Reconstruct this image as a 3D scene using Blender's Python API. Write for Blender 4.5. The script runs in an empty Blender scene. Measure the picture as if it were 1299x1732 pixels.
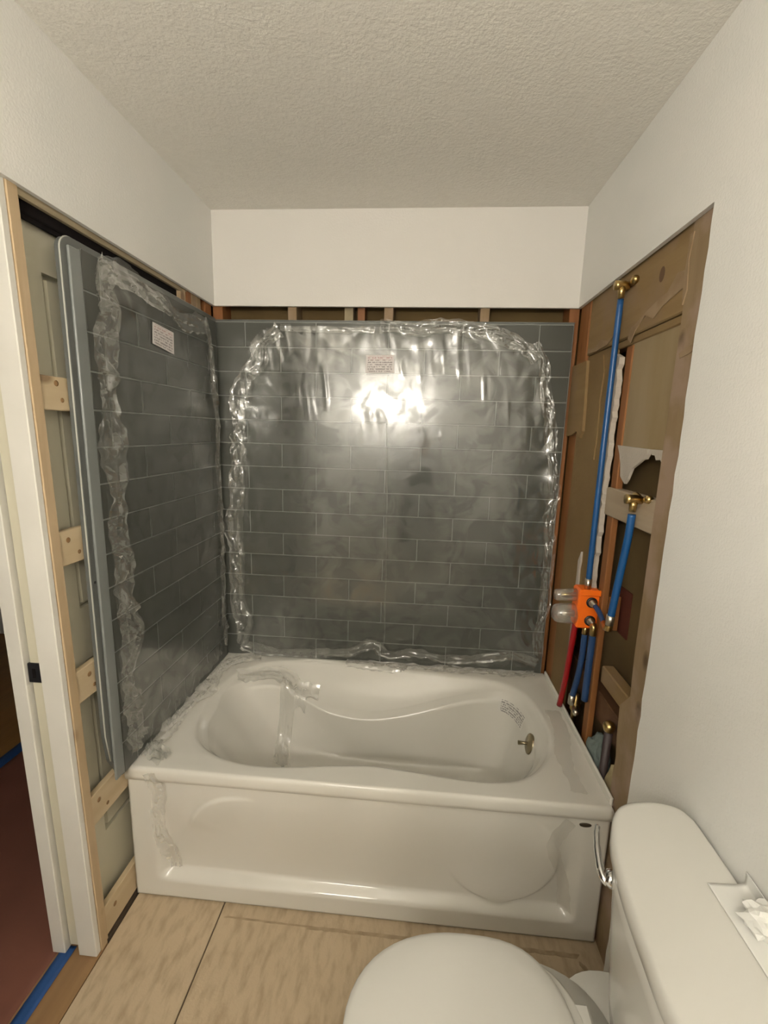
import bpy, bmesh, math, random
from mathutils import Vector, Matrix, noise
from mathutils.bvhtree import BVHTree

S = bpy.context.scene
C = S.collection
R = random.Random(7)

# ------------------------------------------------------------------ camera
cam = bpy.data.cameras.new('camera')
cam.sensor_fit = 'VERTICAL'; cam.sensor_height = 36.0; cam.sensor_width = 27.0
cam.lens = 751.96 / 1732 * 36.0
cam.clip_start = 0.02
co = bpy.data.objects.new('camera', cam); C.objects.link(co)
_r = Vector((0.99647665, 0.07938597, 0.02705842))
_u = Vector((-0.04066507, 0.17514909, 0.98370176))
_f = Vector((-0.07335286, 0.98133616, -0.17776021))
m = Matrix((_r, _u, -_f)).transposed().to_4x4()
m.translation = Vector((0.9013, -1.9541, 1.5782))
co.matrix_world = m
S.camera = co

# ------------------------------------------------------------------ world, exposure
w = bpy.data.worlds.new('world'); S.world = w; w.use_nodes = True
w.node_tree.nodes['Background'].inputs[0].default_value = (1.0, 0.90, 0.76, 1)
w.node_tree.nodes['Background'].inputs[1].default_value = 0.05
S.view_settings.view_transform = 'Standard'
S.view_settings.look = 'None'
S.view_settings.gamma = 1.0
S.view_settings.use_curve_mapping = False
S.view_settings.exposure = 0.08
BULB = 168.0
DOME = 3.0
BULB_COL = (1.0, 0.925, 0.81)

# ------------------------------------------------------------------ helpers
WL = {}

def link(name, me, mat=None, parent=None, loc=None, smooth=False):
    o = bpy.data.objects.new(name, me); C.objects.link(o)
    if mat is not None and len(me.materials) == 0: me.materials.append(mat)
    if smooth:
        me.polygons.foreach_set('use_smooth', [True] * len(me.polygons))
    base = Vector(loc) if loc is not None else Vector((0, 0, 0))
    pw = Vector((0, 0, 0))
    if parent is not None:
        o.parent = parent; pw = WL[parent.name]
    o.location = base - pw
    WL[o.name] = base
    return o

def mesh(name, v, f, mat, parent=None, smooth=False, loc=None):
    """v in world space; a loc (origin) is subtracted from it."""
    if loc is None:
        loc = WL[parent.name] if parent is not None else Vector((0, 0, 0))
    L = Vector(loc)
    me = bpy.data.meshes.new(name)
    me.from_pydata([tuple(Vector(p) - L) for p in v], [], f)
    me.update()
    return link(name, me, mat, parent, L, smooth)

def from_bm(name, bm, mat, parent=None, smooth=False, loc=None):
    if loc is None:
        loc = WL[parent.name] if parent is not None else Vector((0, 0, 0))
    L = Vector(loc)
    bmesh.ops.translate(bm, verts=bm.verts, vec=-L)
    bmesh.ops.recalc_face_normals(bm, faces=bm.faces)
    me = bpy.data.meshes.new(name); bm.to_mesh(me); bm.free()
    return link(name, me, mat, parent, L, smooth)

def empty(name, loc):
    o = bpy.data.objects.new(name, None); C.objects.link(o)
    o.location = loc; o.empty_display_size = .05; WL[o.name] = Vector(loc)
    return o

def tag(o, label=None, cat=None, group=None, kind=None):
    if label: o['label'] = label
    if cat: o['category'] = cat
    if group: o['group'] = group
    if kind: o['kind'] = kind
    return o

def bm_box(bm, x0, x1, y0, y1, z0, z1, bev=0.0, shear=0.0, seg=1):
    r = bmesh.ops.create_cube(bm, size=1.0)
    vs = r['verts']
    for v in vs:
        v.co.x = x0 + (v.co.x + .5) * (x1 - x0)
        v.co.y = y0 + (v.co.y + .5) * (y1 - y0)
        v.co.z = z0 + (v.co.z + .5) * (z1 - z0)
    if bev > 0:
        es = list({e for v in vs for e in v.link_edges})
        rr = bmesh.ops.bevel(bm, geom=es, offset=bev, segments=seg, affect='EDGES', profile=.5)
        vs = list({v for f in rr['faces'] for v in f.verts} | {v for v in vs if v.is_valid})
    if shear:
        for v in vs: v.co.y += shear * v.co.z
    return vs

def box(name, x0, x1, y0, y1, z0, z1, mat, parent=None, bev=0.0, shear=0.0, loc=None):
    bm = bmesh.new(); bm_box(bm, x0, x1, y0, y1, z0, z1, bev, shear)
    return from_bm(name, bm, mat, parent, False, loc)

def catmull(P, k, closed=False):
    P = [Vector(p) for p in P]; n = len(P); out = []
    rng = n if closed else n - 1
    for i in range(rng):
        if closed: a, b, c, d = P[i - 1], P[i], P[(i + 1) % n], P[(i + 2) % n]
        else: a, b, c, d = P[max(i - 1, 0)], P[i], P[i + 1], P[min(i + 2, n - 1)]
        for j in range(k):
            t = j / k
            out.append(.5 * ((2 * b) + (c - a) * t + (2 * a - 5 * b + 4 * c - d) * t * t + (3 * b - a - 3 * c + d) * t ** 3))
    if not closed: out.append(P[-1])
    return out

def bm_tube(bm, pts, rad, n=12, caps=True):
    pts = [Vector(p) for p in pts]; rings = []
    up = None
    for i, p in enumerate(pts):
        d = (pts[min(i + 1, len(pts) - 1)] - pts[max(i - 1, 0)]).normalized()
        if up is None:
            up = d.orthogonal().normalized()
        up = (up - d * up.dot(d)).normalized(); s = d.cross(up)
        r = rad[i] if isinstance(rad, (list, tuple)) else rad
        rings.append([bm.verts.new(p + (up * math.cos(a) + s * math.sin(a)) * r) for a in [2 * math.pi * j / n for j in range(n)]])
    for a, b in zip(rings, rings[1:]):
        for j in range(n):
            bm.faces.new((a[j], a[(j + 1) % n], b[(j + 1) % n], b[j]))
    if caps:
        bm.faces.new(rings[0][::-1]); bm.faces.new(rings[-1])

def tube(name, pts, rad, mat, parent=None, n=12, loc=None, smooth=True):
    bm = bmesh.new(); bm_tube(bm, pts, rad, n)
    o = from_bm(name, bm, mat, parent, smooth, loc)
    return o

def lathe_axis(name, base, axis, prof, mat, parent=None, n=16, loc=None, smooth=True):
    """prof: list of (distance along axis, radius)"""
    base = Vector(base); axis = Vector(axis).normalized()
    pts = [base + axis * d for d, r in prof]
    bm = bmesh.new()
    up = axis.orthogonal().normalized(); s = axis.cross(up); rings = []
    for p, (d, r) in zip(pts, prof):
        rings.append([bm.verts.new(p + (up * math.cos(a) + s * math.sin(a)) * max(r, 1e-4)) for a in [2 * math.pi * j / n for j in range(n)]])
    for a, b in zip(rings, rings[1:]):
        for j in range(n): bm.faces.new((a[j], a[(j + 1) % n], b[(j + 1) % n], b[j]))
    bm.faces.new(rings[0][::-1]); bm.faces.new(rings[-1])
    return from_bm(name, bm, mat, parent, smooth, loc)

def loft(rings, closed_last=True, closed_first=False):
    v = []; f = []; n = len(rings[0])
    for r in rings: v += [tuple(p) for p in r]
    for i in range(len(rings) - 1):
        for j in range(n):
            a = i * n + j; b = i * n + (j + 1) % n
            f.append((a, b, b + n, a + n))
    if closed_last:
        c = Vector((0, 0, 0))
        for p in rings[-1]: c += Vector(p)
        v.append(tuple(c / n)); k = len(v) - 1; o = (len(rings) - 1) * n
        for j in range(n): f.append((o + j, o + (j + 1) % n, k))
    if closed_first:
        c = Vector((0, 0, 0))
        for p in rings[0]: c += Vector(p)
        v.append(tuple(c / n)); k = len(v) - 1
        for j in range(n): f.append(((j + 1) % n, j, k))
    return v, f

def prism(poly, to3, t0, t1):
    """extrude 2-D polygon; to3(u,v,t) -> world"""
    n = len(poly)
    v = [to3(a, b, t0) for a, b in poly] + [to3(a, b, t1) for a, b in poly]
    f = [tuple(range(n))[::-1], tuple(range(n, 2 * n))]
    f += [(i, (i + 1) % n, n + (i + 1) % n, n + i) for i in range(n)]
    return v, f

def fix(o):
    bm = bmesh.new(); bm.from_mesh(o.data)
    bmesh.ops.recalc_face_normals(bm, faces=bm.faces); bm.to_mesh(o.data); bm.free()
    return o

def jag(p, q, n, amp, rnd):
    """jagged polyline from p to q (q excluded)"""
    out = []
    for i in range(n):
        t = i / n; a = 0 if i == 0 else amp
        out.append((p[0] + (q[0] - p[0]) * t + rnd.uniform(-a, a), p[1] + (q[1] - p[1]) * t + rnd.uniform(-a, a) * .5))
    return out

def sst(a, b, x):
    t = min(max((x - a) / (b - a), 0), 1); return t * t * (3 - 2 * t)

# ------------------------------------------------------------------ materials
def mat(name, col, rough=.5, metal=0.0, var=None, vscale=6, vstretch=(1, 1, 1), bump=0.0, bscale=60, bstretch=(1, 1, 1), coat=0.0, spec=None, emis=None, detail=4, contrast=(.35, .65)):
    m = bpy.data.materials.new(name); m.use_nodes = True
    nt = m.node_tree; b = nt.nodes['Principled BSDF']
    b.inputs['Base Color'].default_value = (*col, 1); b.inputs['Roughness'].default_value = rough
    b.inputs['Metallic'].default_value = metal
    if coat: b.inputs['Coat Weight'].default_value = coat; b.inputs['Coat Roughness'].default_value = .08
    if spec is not None: b.inputs['Specular IOR Level'].default_value = spec
    tc = nt.nodes.new('ShaderNodeTexCoord')
    def nz(scale, stretch, det):
        mp = nt.nodes.new('ShaderNodeMapping'); mp.inputs['Scale'].default_value = stretch
        nt.links.new(tc.outputs['Object'], mp.inputs[0])
        n = nt.nodes.new('ShaderNodeTexNoise'); n.inputs['Scale'].default_value = scale; n.inputs['Detail'].default_value = det
        nt.links.new(mp.outputs[0], n.inputs['Vector']); return n
    if var is not None:
        n = nz(vscale, vstretch, detail)
        r = nt.nodes.new('ShaderNodeValToRGB')
        r.color_ramp.elements[0].position, r.color_ramp.elements[1].position = contrast
        r.color_ramp.elements[0].color = (*col, 1); r.color_ramp.elements[1].color = (*var, 1)
        nt.links.new(n.outputs['Fac'], r.inputs[0]); nt.links.new(r.outputs[0], b.inputs['Base Color'])
    if bump:
        n = nz(bscale, bstretch, 3)
        bp = nt.nodes.new('ShaderNodeBump'); bp.inputs['Strength'].default_value = 1.0; bp.inputs['Distance'].default_value = bump
        nt.links.new(n.outputs['Fac'], bp.inputs['Height']); nt.links.new(bp.outputs[0], b.inputs['Normal'])
    if emis:
        b.inputs['Emission Color'].default_value = (*emis[0], 1); b.inputs['Emission Strength'].default_value = emis[1]
    return m

def wood(name, c1, c2, axis='z', rough=.6, scale=9, dirt=None, knots=True):
    st = {'x': (.06, 1, 1), 'y': (1, .06, 1), 'z': (1, 1, .06)}[axis]
    m = mat(name, c1, rough, var=c2, vscale=scale * 4, vstretch=st, bump=.0006, bscale=90, bstretch=st, contrast=(.3, .7))
    nt = m.node_tree; b = nt.nodes['Principled BSDF']; src = b.inputs['Base Color'].links[0].from_socket
    tc = nt.nodes.new('ShaderNodeTexCoord')
    if knots:
        mp = nt.nodes.new('ShaderNodeMapping'); mp.inputs['Scale'].default_value = tuple(.55 if s < 1 else 1 for s in st)
        nt.links.new(tc.outputs['Object'], mp.inputs[0])
        vo = nt.nodes.new('ShaderNodeTexVoronoi'); vo.inputs['Scale'].default_value = 8.0
        nt.links.new(mp.outputs[0], vo.inputs['Vector'])
        r = nt.nodes.new('ShaderNodeValToRGB'); r.color_ramp.elements[0].position = .08; r.color_ramp.elements[1].position = .16
        r.color_ramp.elements[0].color = (.28, .2, .14, 1); r.color_ramp.elements[1].color = (1, 1, 1, 1)
        nt.links.new(vo.outputs['Distance'], r.inputs[0])
        mx = nt.nodes.new('ShaderNodeMix'); mx.data_type = 'RGBA'; mx.blend_type = 'MULTIPLY'; mx.inputs[0].default_value = .75
        nt.links.new(src, mx.inputs[6]); nt.links.new(r.outputs[0], mx.inputs[7]); src = mx.outputs[2]
    if dirt is not None:
        n = nt.nodes.new('ShaderNodeTexNoise'); n.inputs['Scale'].default_value = 7; n.inputs['Detail'].default_value = 6
        nt.links.new(tc.outputs['Object'], n.inputs['Vector'])
        r2 = nt.nodes.new('ShaderNodeValToRGB'); r2.color_ramp.elements[0].position = .48; r2.color_ramp.elements[1].position = .62
        nt.links.new(n.outputs['Fac'], r2.inputs[0])
        mx = nt.nodes.new('ShaderNodeMix'); mx.data_type = 'RGBA'
        nt.links.new(r2.outputs[0], mx.inputs[0]); nt.links.new(src, mx.inputs[6]); mx.inputs[7].default_value = (*dirt, 1); src = mx.outputs[2]
    nt.links.new(src, b.inputs['Base Color'])
    return m

def film_mat(name, base=.05, gain=1.0, haze=.05, rough=(.07, .3), bump=.003, bscale=14, bstretch=(1, 1, 1), tint=(.95, .96, .95), blotch=0.0):
    m = bpy.data.materials.new(name); m.use_nodes = True
    nt = m.node_tree; nt.nodes.clear(); N = nt.nodes.new; L = nt.links.new
    out = N('ShaderNodeOutputMaterial'); tr = N('ShaderNodeBsdfTransparent'); tr.inputs[0].default_value = (*tint, 1)
    gl = N('ShaderNodeBsdfGlossy'); gl.inputs['Color'].default_value = (1, 1, 1, 1)
    df = N('ShaderNodeBsdfDiffuse'); df.inputs[0].default_value = (.86, .85, .80, 1)
    tc = N('ShaderNodeTexCoord'); mp = N('ShaderNodeMapping'); mp.inputs['Scale'].default_value = bstretch
    L(tc.outputs['Object'], mp.inputs[0])
    n = N('ShaderNodeTexNoise'); n.inputs['Scale'].default_value = bscale; n.inputs['Detail'].default_value = 1.5; n.inputs['Distortion'].default_value = .6
    L(mp.outputs[0], n.inputs['Vector'])
    bp = N('ShaderNodeBump'); bp.inputs['Strength'].default_value = 1; bp.inputs['Distance'].default_value = bump
    L(n.outputs['Fac'], bp.inputs['Height'])
    n2 = N('ShaderNodeTexNoise'); n2.inputs['Scale'].default_value = 9; n2.inputs['Detail'].default_value = 5; n2.inputs['Distortion'].default_value = 1.2
    L(tc.outputs['Object'], n2.inputs['Vector'])
    mr = N('ShaderNodeMapRange'); mr.inputs[1].default_value = .38; mr.inputs[2].default_value = .62
    mr.inputs[3].default_value = rough[0]; mr.inputs[4].default_value = rough[1]
    L(n2.outputs['Fac'], mr.inputs[0]); L(mr.outputs[0], gl.inputs['Roughness'])
    L(bp.outputs[0], gl.inputs['Normal'])
    fr = N('ShaderNodeLayerWeight'); fr.inputs[0].default_value = .5; L(bp.outputs[0], fr.inputs['Normal'])
    pw = N('ShaderNodeMath'); pw.operation = 'POWER'; pw.inputs[1].default_value = 4.0; L(fr.outputs['Facing'], pw.inputs[0])
    mf = N('ShaderNodeMath'); mf.operation = 'MULTIPLY_ADD'; mf.inputs[1].default_value = .9; mf.inputs[2].default_value = .06; L(pw.outputs[0], mf.inputs[0])
    bl = N('ShaderNodeMapRange'); bl.inputs[1].default_value = .40; bl.inputs[2].default_value = .60; bl.inputs[3].default_value = base + blotch; bl.inputs[4].default_value = base
    L(n2.outputs['Fac'], bl.inputs[0])
    ma = N('ShaderNodeMath'); ma.operation = 'MULTIPLY_ADD'; ma.inputs[1].default_value = gain; ma.use_clamp = True
    L(mf.outputs[0], ma.inputs[0]); L(bl.outputs[0], ma.inputs[2])
    m1 = N('ShaderNodeMixShader'); m1.inputs[0].default_value = haze
    L(tr.outputs[0], m1.inputs[1]); L(df.outputs[0], m1.inputs[2])
    m2 = N('ShaderNodeMixShader'); L(ma.outputs[0], m2.inputs[0]); L(m1.outputs[0], m2.inputs[1]); L(gl.outputs[0], m2.inputs[2])
    L(m2.outputs[0], out.inputs[0])
    return m

def print_mat(name, paper, ink, head, axes, scale, rows):
    """paper with rows of unreadably small grey print; uses Generated coords"""
    m = bpy.data.materials.new(name); m.use_nodes = True
    nt = m.node_tree; N = nt.nodes.new; L = nt.links.new; b = nt.nodes['Principled BSDF']; b.inputs['Roughness'].default_value = .55
    uv = N('ShaderNodeUVMap'); sp = N('ShaderNodeSeparateXYZ'); L(uv.outputs[0], sp.inputs[0])
    mp = N('ShaderNodeMapping'); mp.inputs['Scale'].default_value = (scale, rows * 1.0, 1); L(uv.outputs[0], mp.inputs[0])
    wv = N('ShaderNodeMath'); wv.operation = 'MULTIPLY'; wv.inputs[1].default_value = rows; L(sp.outputs['Y'], wv.inputs[0])
    fr = N('ShaderNodeMath'); fr.operation = 'FRACT'; L(wv.outputs[0], fr.inputs[0])
    row = N('ShaderNodeMath'); row.operation = 'GREATER_THAN'; row.inputs[1].default_value = .42; L(fr.outputs[0], row.inputs[0])
    n = N('ShaderNodeTexNoise'); n.inputs['Scale'].default_value = 1.0; n.inputs['Detail'].default_value = 2; L(mp.outputs[0], n.inputs['Vector'])
    th = N('ShaderNodeMath'); th.operation = 'GREATER_THAN'; th.inputs[1].default_value = .46; L(n.outputs['Fac'], th.inputs[0])
    k = N('ShaderNodeMath'); k.operation = 'MULTIPLY'; L(row.outputs[0], k.inputs[0]); L(th.outputs[0], k.inputs[1])
    # margins
    def band(sock, lo, hi):
        a = N('ShaderNodeMath'); a.operation = 'GREATER_THAN'; a.inputs[1].default_value = lo; L(sock, a.inputs[0])
        c = N('ShaderNodeMath'); c.operation = 'LESS_THAN'; c.inputs[1].default_value = hi; L(sock, c.inputs[0])
        d = N('ShaderNodeMath'); d.operation = 'MULTIPLY'; L(a.outputs[0], d.inputs[0]); L(c.outputs[0], d.inputs[1]); return d.outputs[0]
    k2 = N('ShaderNodeMath'); k2.operation = 'MULTIPLY'; L(k.outputs[0], k2.inputs[0]); L(band(sp.outputs['X'], .07, .93), k2.inputs[1])
    k3 = N('ShaderNodeMath'); k3.operation = 'MULTIPLY'; L(k2.outputs[0], k3.inputs[0]); L(band(sp.outputs['Y'], .06, .95), k3.inputs[1])
    mi = N('ShaderNodeMix'); mi.data_type = 'RGBA'; hd = N('ShaderNodeMath'); hd.operation = 'GREATER_THAN'; hd.inputs[1].default_value = .72; L(sp.outputs['Y'], hd.inputs[0])
    L(hd.outputs[0], mi.inputs[0]); mi.inputs[6].default_value = (*ink, 1); mi.inputs[7].default_value = (*head, 1)
    mx = N('ShaderNodeMix'); mx.data_type = 'RGBA'; L(k3.outputs[0], mx.inputs[0]); mx.inputs[6].default_value = (*paper, 1); L(mi.outputs[2], mx.inputs[7])
    L(mx.outputs[2], b.inputs['Base Color'])
    return m

M = {}
M['wall'] = mat('painted_drywall', (.83, .82, .785), .75, var=(.80, .80, .77), vscale=2.2, bump=.0009, bscale=170, contrast=(.42, .6))
M['wall2'] = mat('primed_drywall', (.79, .77, .735), .7, bump=.0006, bscale=140)
M['ceil'] = mat('textured_ceiling', (.84, .82, .765), .85, var=(.81, .79, .735), vscale=40, bump=.0022, bscale=110)
M['gyp'] = mat('gypsum_edge', (.50, .45, .385), .9, bump=.002, bscale=120)
M['grout'] = mat('panel_grout', (.22, .23, .215), .35)
M['tile'] = mat('grey_tile', (.082, .086, .076), .26, var=(.092, .095, .084), vscale=3)
M['panel'] = mat('grey_panel_border', (.115, .122, .116), .3)
M['strip'] = mat('panel_strip', (.215, .23, .225), .3)
M['tub'] = mat('white_acrylic', (.74, .72, .66), .12, spec=.5)
M['porcelain'] = mat('white_porcelain', (.74, .73, .685), .1, spec=.5)
M['plastic'] = mat('white_seat_plastic', (.74, .73, .685), .25)
M['pine'] = wood('pine', (.60, .485, .32), (.54, .42, .26), 'y', .65, 7)
M['pinez'] = wood('pine_upright', (.55, .42, .27), (.49, .36, .21), 'z', .65, 7)
M['oldstud'] = wood('old_stud', (.29, .205, .115), (.24, .165, .085), 'z', .75, 8, dirt=(.33, .235, .165))
M['redstud'] = wood('orange_stud', (.28, .115, .034), (.22, .083, .022), 'z', .6, 8)
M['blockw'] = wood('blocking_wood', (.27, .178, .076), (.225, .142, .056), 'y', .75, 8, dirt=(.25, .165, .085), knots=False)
M['pale'] = wood('pale_blocking', (.44, .355, .25), (.38, .30, .21), 'y', .7, 8)
M['pineknot'] = mat('pine_knot', (.26, .15, .065), .7)
M['knot'] = mat('dark_knot', (.12, .065, .03), .8)
M['shadowblock'] = mat('shadowed_blocking', (.14, .065, .025), .8, var=(.10, .045, .018), vscale=10)  # shadow inside the wall cavity painted into the wood colour
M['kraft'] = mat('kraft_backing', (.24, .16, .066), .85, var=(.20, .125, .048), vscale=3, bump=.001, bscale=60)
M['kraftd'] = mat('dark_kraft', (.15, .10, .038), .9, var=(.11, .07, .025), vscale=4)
M['beige'] = mat('beige_backing', (.32, .245, .145), .85, var=(.27, .195, .095), vscale=2.2, vstretch=(1, 3, .5))
M['scuff'] = mat('torn_paper', (.31, .22, .135), .9, var=(.26, .175, .095), vscale=20)
M['doorp'] = mat('cream_door', (.66, .625, .49), .4)
M['jamb'] = mat('white_jamb', (.78, .76, .70), .45, var=(.72, .70, .64), vscale=5)
M['track'] = mat('black_track', (.008, .006, .006), .85, spec=.15)
M['header'] = wood('header_wood', (.36, .30, .19), (.30, .24, .15), 'y', .75, 6, knots=False)
M['black'] = mat('black_latch', (.012, .012, .014), .4)
M['blue'] = mat('blue_pex', (.010, .078, .235), .32)
M['blued'] = mat('dull_blue_pex', (.02, .06, .17), .4)
M['red'] = mat('red_pex', (.33, .006, .010), .35)
M['orange'] = mat('orange_guard', (.95, .17, .01), .4)
M['brass'] = mat('brass', (.55, .40, .17), .28, 1.0)
M['nickel'] = mat('brushed_nickel', (.34, .29, .19), .35, 1.0)
M['chrome'] = mat('chrome', (.8, .8, .8), .08, 1.0)
M['silver'] = mat('crimp_metal', (.62, .58, .50), .3, 1.0)
M['ply'] = mat('underlayment', (.53, .42, .285), .65, var=(.41, .315, .205), vscale=30, vstretch=(1.5, .5, 1), bump=.0008, bscale=120, detail=7, contrast=(.44, .68))
_nt = M['ply'].node_tree; _mp = [n for n in _nt.nodes if n.type == 'MAPPING']
for _n in _mp: _n.inputs['Rotation'].default_value = (0, 0, .25)
M['stain'] = mat('dirt_stain', (.31, .235, .15), .8, var=(.43, .335, .22), vscale=30)
M['plank'] = wood('threshold_wood', (.30, .18, .08), (.23, .13, .06), 'y', .6, 6, knots=False)
M['tape'] = mat('blue_tape', (.02, .075, .24), .6, bump=.0006, bscale=60)
M['redpaper'] = mat('red_floor_paper', (.21, .082, .055), .7, var=(.17, .066, .044), vscale=3)
M['hallwood'] = wood('hall_wood', (.36, .19, .05), (.28, .14, .035), 'y', .4, 5, knots=False)
M['darkdoor'] = mat('dark_wood', (.012, .006, .005), .5)
M['clear'] = film_mat('clear_plastic', base=.05, gain=1.0, haze=.16, rough=(.1, .25), bump=.0, tint=(.9, .9, .88))
M['film'] = film_mat('protective_film', base=.010, gain=1.0, haze=.015, rough=(.10, .32), bump=.0010, bscale=6, bstretch=(1, 1, .5), blotch=.07)
M['crumple'] = film_mat('crumpled_film', base=.035, gain=1.5, haze=.085, rough=(.03, .12), bump=.0006, bscale=30)
M['tubfilm'] = film_mat('tub_film', base=.0, gain=.9, haze=.30, rough=(.06, .2), bump=.0005, bscale=20, tint=(.985, .98, .97))
M['thinfilm'] = film_mat('thin_film_remnant', base=.0, gain=.45, haze=.18, rough=(.08, .25), bump=.0004, bscale=20, tint=(.995, .993, .985))
M['paper'] = mat('white_tissue', (.84, .84, .81), .8)
M['cloth'] = mat('bluegrey_cloth', (.17, .21, .20), .9, bump=.002, bscale=50)
M['debris'] = mat('torn_board', (.50, .42, .25), .9, var=(.4, .32, .17), vscale=20, bump=.002, bscale=60)
M['rock'] = mat('brown_debris', (.18, .13, .085), .95, bump=.002, bscale=40)
M['dark'] = mat('dark_gap', (.05, .033, .02), .9)
M['dome'] = mat('fill_dome', (1, 1, 1), .4, emis=(BULB_COL, DOME))
M['globe'] = mat('lit_globe', (1, 1, 1), .4, emis=(BULB_COL, BULB))
M['sticker'] = print_mat('sticker_print', (.74, .70, .69), (.36, .33, .33), (.55, .38, .37), None, 22, 8)
M['warn'] = print_mat('warning_print', (.70, .68, .63), (.30, .29, .28), (.28, .27, .26), None, 26, 6)

# ================================================================== STRUCTURE
W_, H_, HD = 1.524, 2.45, 2.083
XL, XR, YB = .013, 1.511, -.013
REAR = -2.75
def struct(o): o['kind'] = 'structure'; return o

# floor: subfloor with two underlayment sheets, threshold plank
fl = struct(box('floor', 0, 1.7, REAR, .2, -.05, -.014, M['dark']))
box('underlayment_sheet', .006, .3075, REAR, -.70, -.013, 0, M['ply'], fl, .001)
box('underlayment_sheet', .3115, 1.62, REAR, -.70, -.013, -.0005, M['ply'], fl, .001)
box('threshold_plank', -.13, .003, -1.80, -.90, -.02, -.001, M['plank'], fl, .001)
# old dirt line left on the sheet in front of the tub, dirt gap under the apron
rs = random.Random(5)
def dirt(p, q, w, n=22):
    a = jag((p[0], p[1] - w), (q[0], q[1] - w), n, w * .6, rs); b = jag((q[0], q[1] + w), (p[0], p[1] + w), n, w * .6, rs)
    v, f = prism(a + b, lambda x, y, t: (x, y, t), -.0004, .0004)
    fix(mesh('dirt_line', v, f, M['stain'], fl))
dirt((.325, -.797), (.62, -.800), .0025); dirt((.60, -.802), (.98, -.803), .005, 30); dirt((1.0, -.79), (1.46, -.80), .006, 30)
dirt((1.45, -.815), (1.472, -.84), .008, 8); dirt((.95, -.835), (1.30, -.842), .004, 20)
# ceiling
struct(box('ceiling', -2.3, 1.75, REAR - .1, 1.1, H_, H_ + .05, M['ceil']))
# back wall: drywall above, studs and cavity board behind
wb = struct(box('wall_back', 0, W_, YB, 0, HD, H_, M['wall2']))
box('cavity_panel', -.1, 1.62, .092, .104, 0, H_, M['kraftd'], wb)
for x0, x1, mt in ((-.002, .042, 'redstud'), (.325, .363, 'oldstud'), (.733, .771, 'oldstud'), (1.127, 1.165, 'oldstud'), (1.482, 1.522, 'redstud')):
    box('stud', x0, x1, .001, .09, 0, H_, M[mt], wb, .002)
box('blocking', .564, .60, .02, .088, 1.6, 2.3, M['header'], wb)
box('blocking', .62, .65, .02, .088, 1.6, 2.3, M['redstud'], wb)
# right wall: one drywall skin with the opening cut away (ragged edge), framing as parts
rr = random.Random(3)
poly = [(REAR, 0)] + jag((-.842, 0), (-.845, HD), 46, .0035, rr) + [(-.845, HD), (YB, HD), (YB, H_), (REAR, H_)]
v, f = prism(poly, lambda a, b, t: (t, a, b), XR, W_)
wr = struct(fix(mesh('wall_right', v, f, M['wall'])))
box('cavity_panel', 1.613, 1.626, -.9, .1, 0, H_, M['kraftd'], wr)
box('stud', 1.526, 1.612, -.105, -.002, 0, H_, M['redstud'], wr, .003)                 # corner stud
box('stud', 1.537, 1.558, -.478, -.435, 0, 1.86, M['redstud'], wr, .003)               # middle stud
edge = [(-.90, 0), (-.90, HD), (-.752, HD), (-.752, 1.9), (-.749, 1.5), (-.748, .98), (-.755, .86), (-.735, .835), (-.705, .80), (-.712, .70), (-.722, .64), (-.716, .58), (-.722, .48), (-.728, 0)]
v, f = prism(edge, lambda a, b, t: (t, a, b), 1.5245, 1.60)
fix(mesh('stud', v, f, M['oldstud'], wr))
box('plywood_strip', 1.5255, 1.533, -.80, -.775, 1.95, 2.07, M['scuff'], wr)
# upper brown board
box('blocking', 1.531, 1.57, -.752, -.10, 1.886, 2.12, M['blockw'], wr, .004)
box('ledge', 1.536, 1.575, -.752, -.10, 1.862, 1.884, M['kraft'], wr, .003)
kn = bmesh.new()
bmesh.ops.create_circle(kn, cap_ends=True, segments=14, radius=1.0)
for q in kn.verts: q.co = Vector((1.5302, -.615 + q.co.x * .014, 2.013 + q.co.y * .02))
from_bm('knot', kn, M['knot'], wr)
# torn paper scabs on the board
def scab(pts, x, mt, name='torn_paper', t=.0015, par=wr):
    v, f = prism(pts, lambda a, b, s: (s, a, b), x - t, x + t)
    return fix(mesh(name, v, f, mt, par))
scab([(-.735, 1.985), (-.70, 1.99), (-.66, 1.955), (-.62, 1.95), (-.56, 1.935), (-.50, 1.915), (-.47, 1.91), (-.455, 1.88), (-.475, 1.865), (-.50, 1.895), (-.55, 1.925), (-.60, 1.905), (-.64, 1.925), (-.68, 1.935), (-.74, 1.945)], 1.5292, M['scuff'])
scab([(-.35, 1.915), (-.30, 1.905), (-.24, 1.92), (-.18, 1.90), (-.12, 1.91), (-.12, 1.893), (-.2, 1.887), (-.3, 1.892)], 1.5292, M['scuff'])
scab([(-.76, 2.06), (-.752, 2.0), (-.762, 1.93), (-.75, 1.90), (-.742, 1.95), (-.745, 2.06)], 1.5235, M['scuff'])
scab([(-.83, 1.80), (-.79, 1.792), (-.765, 1.785), (-.77, 1.773), (-.81, 1.778), (-.838, 1.788)], 1.5238, M['scuff'])
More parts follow.
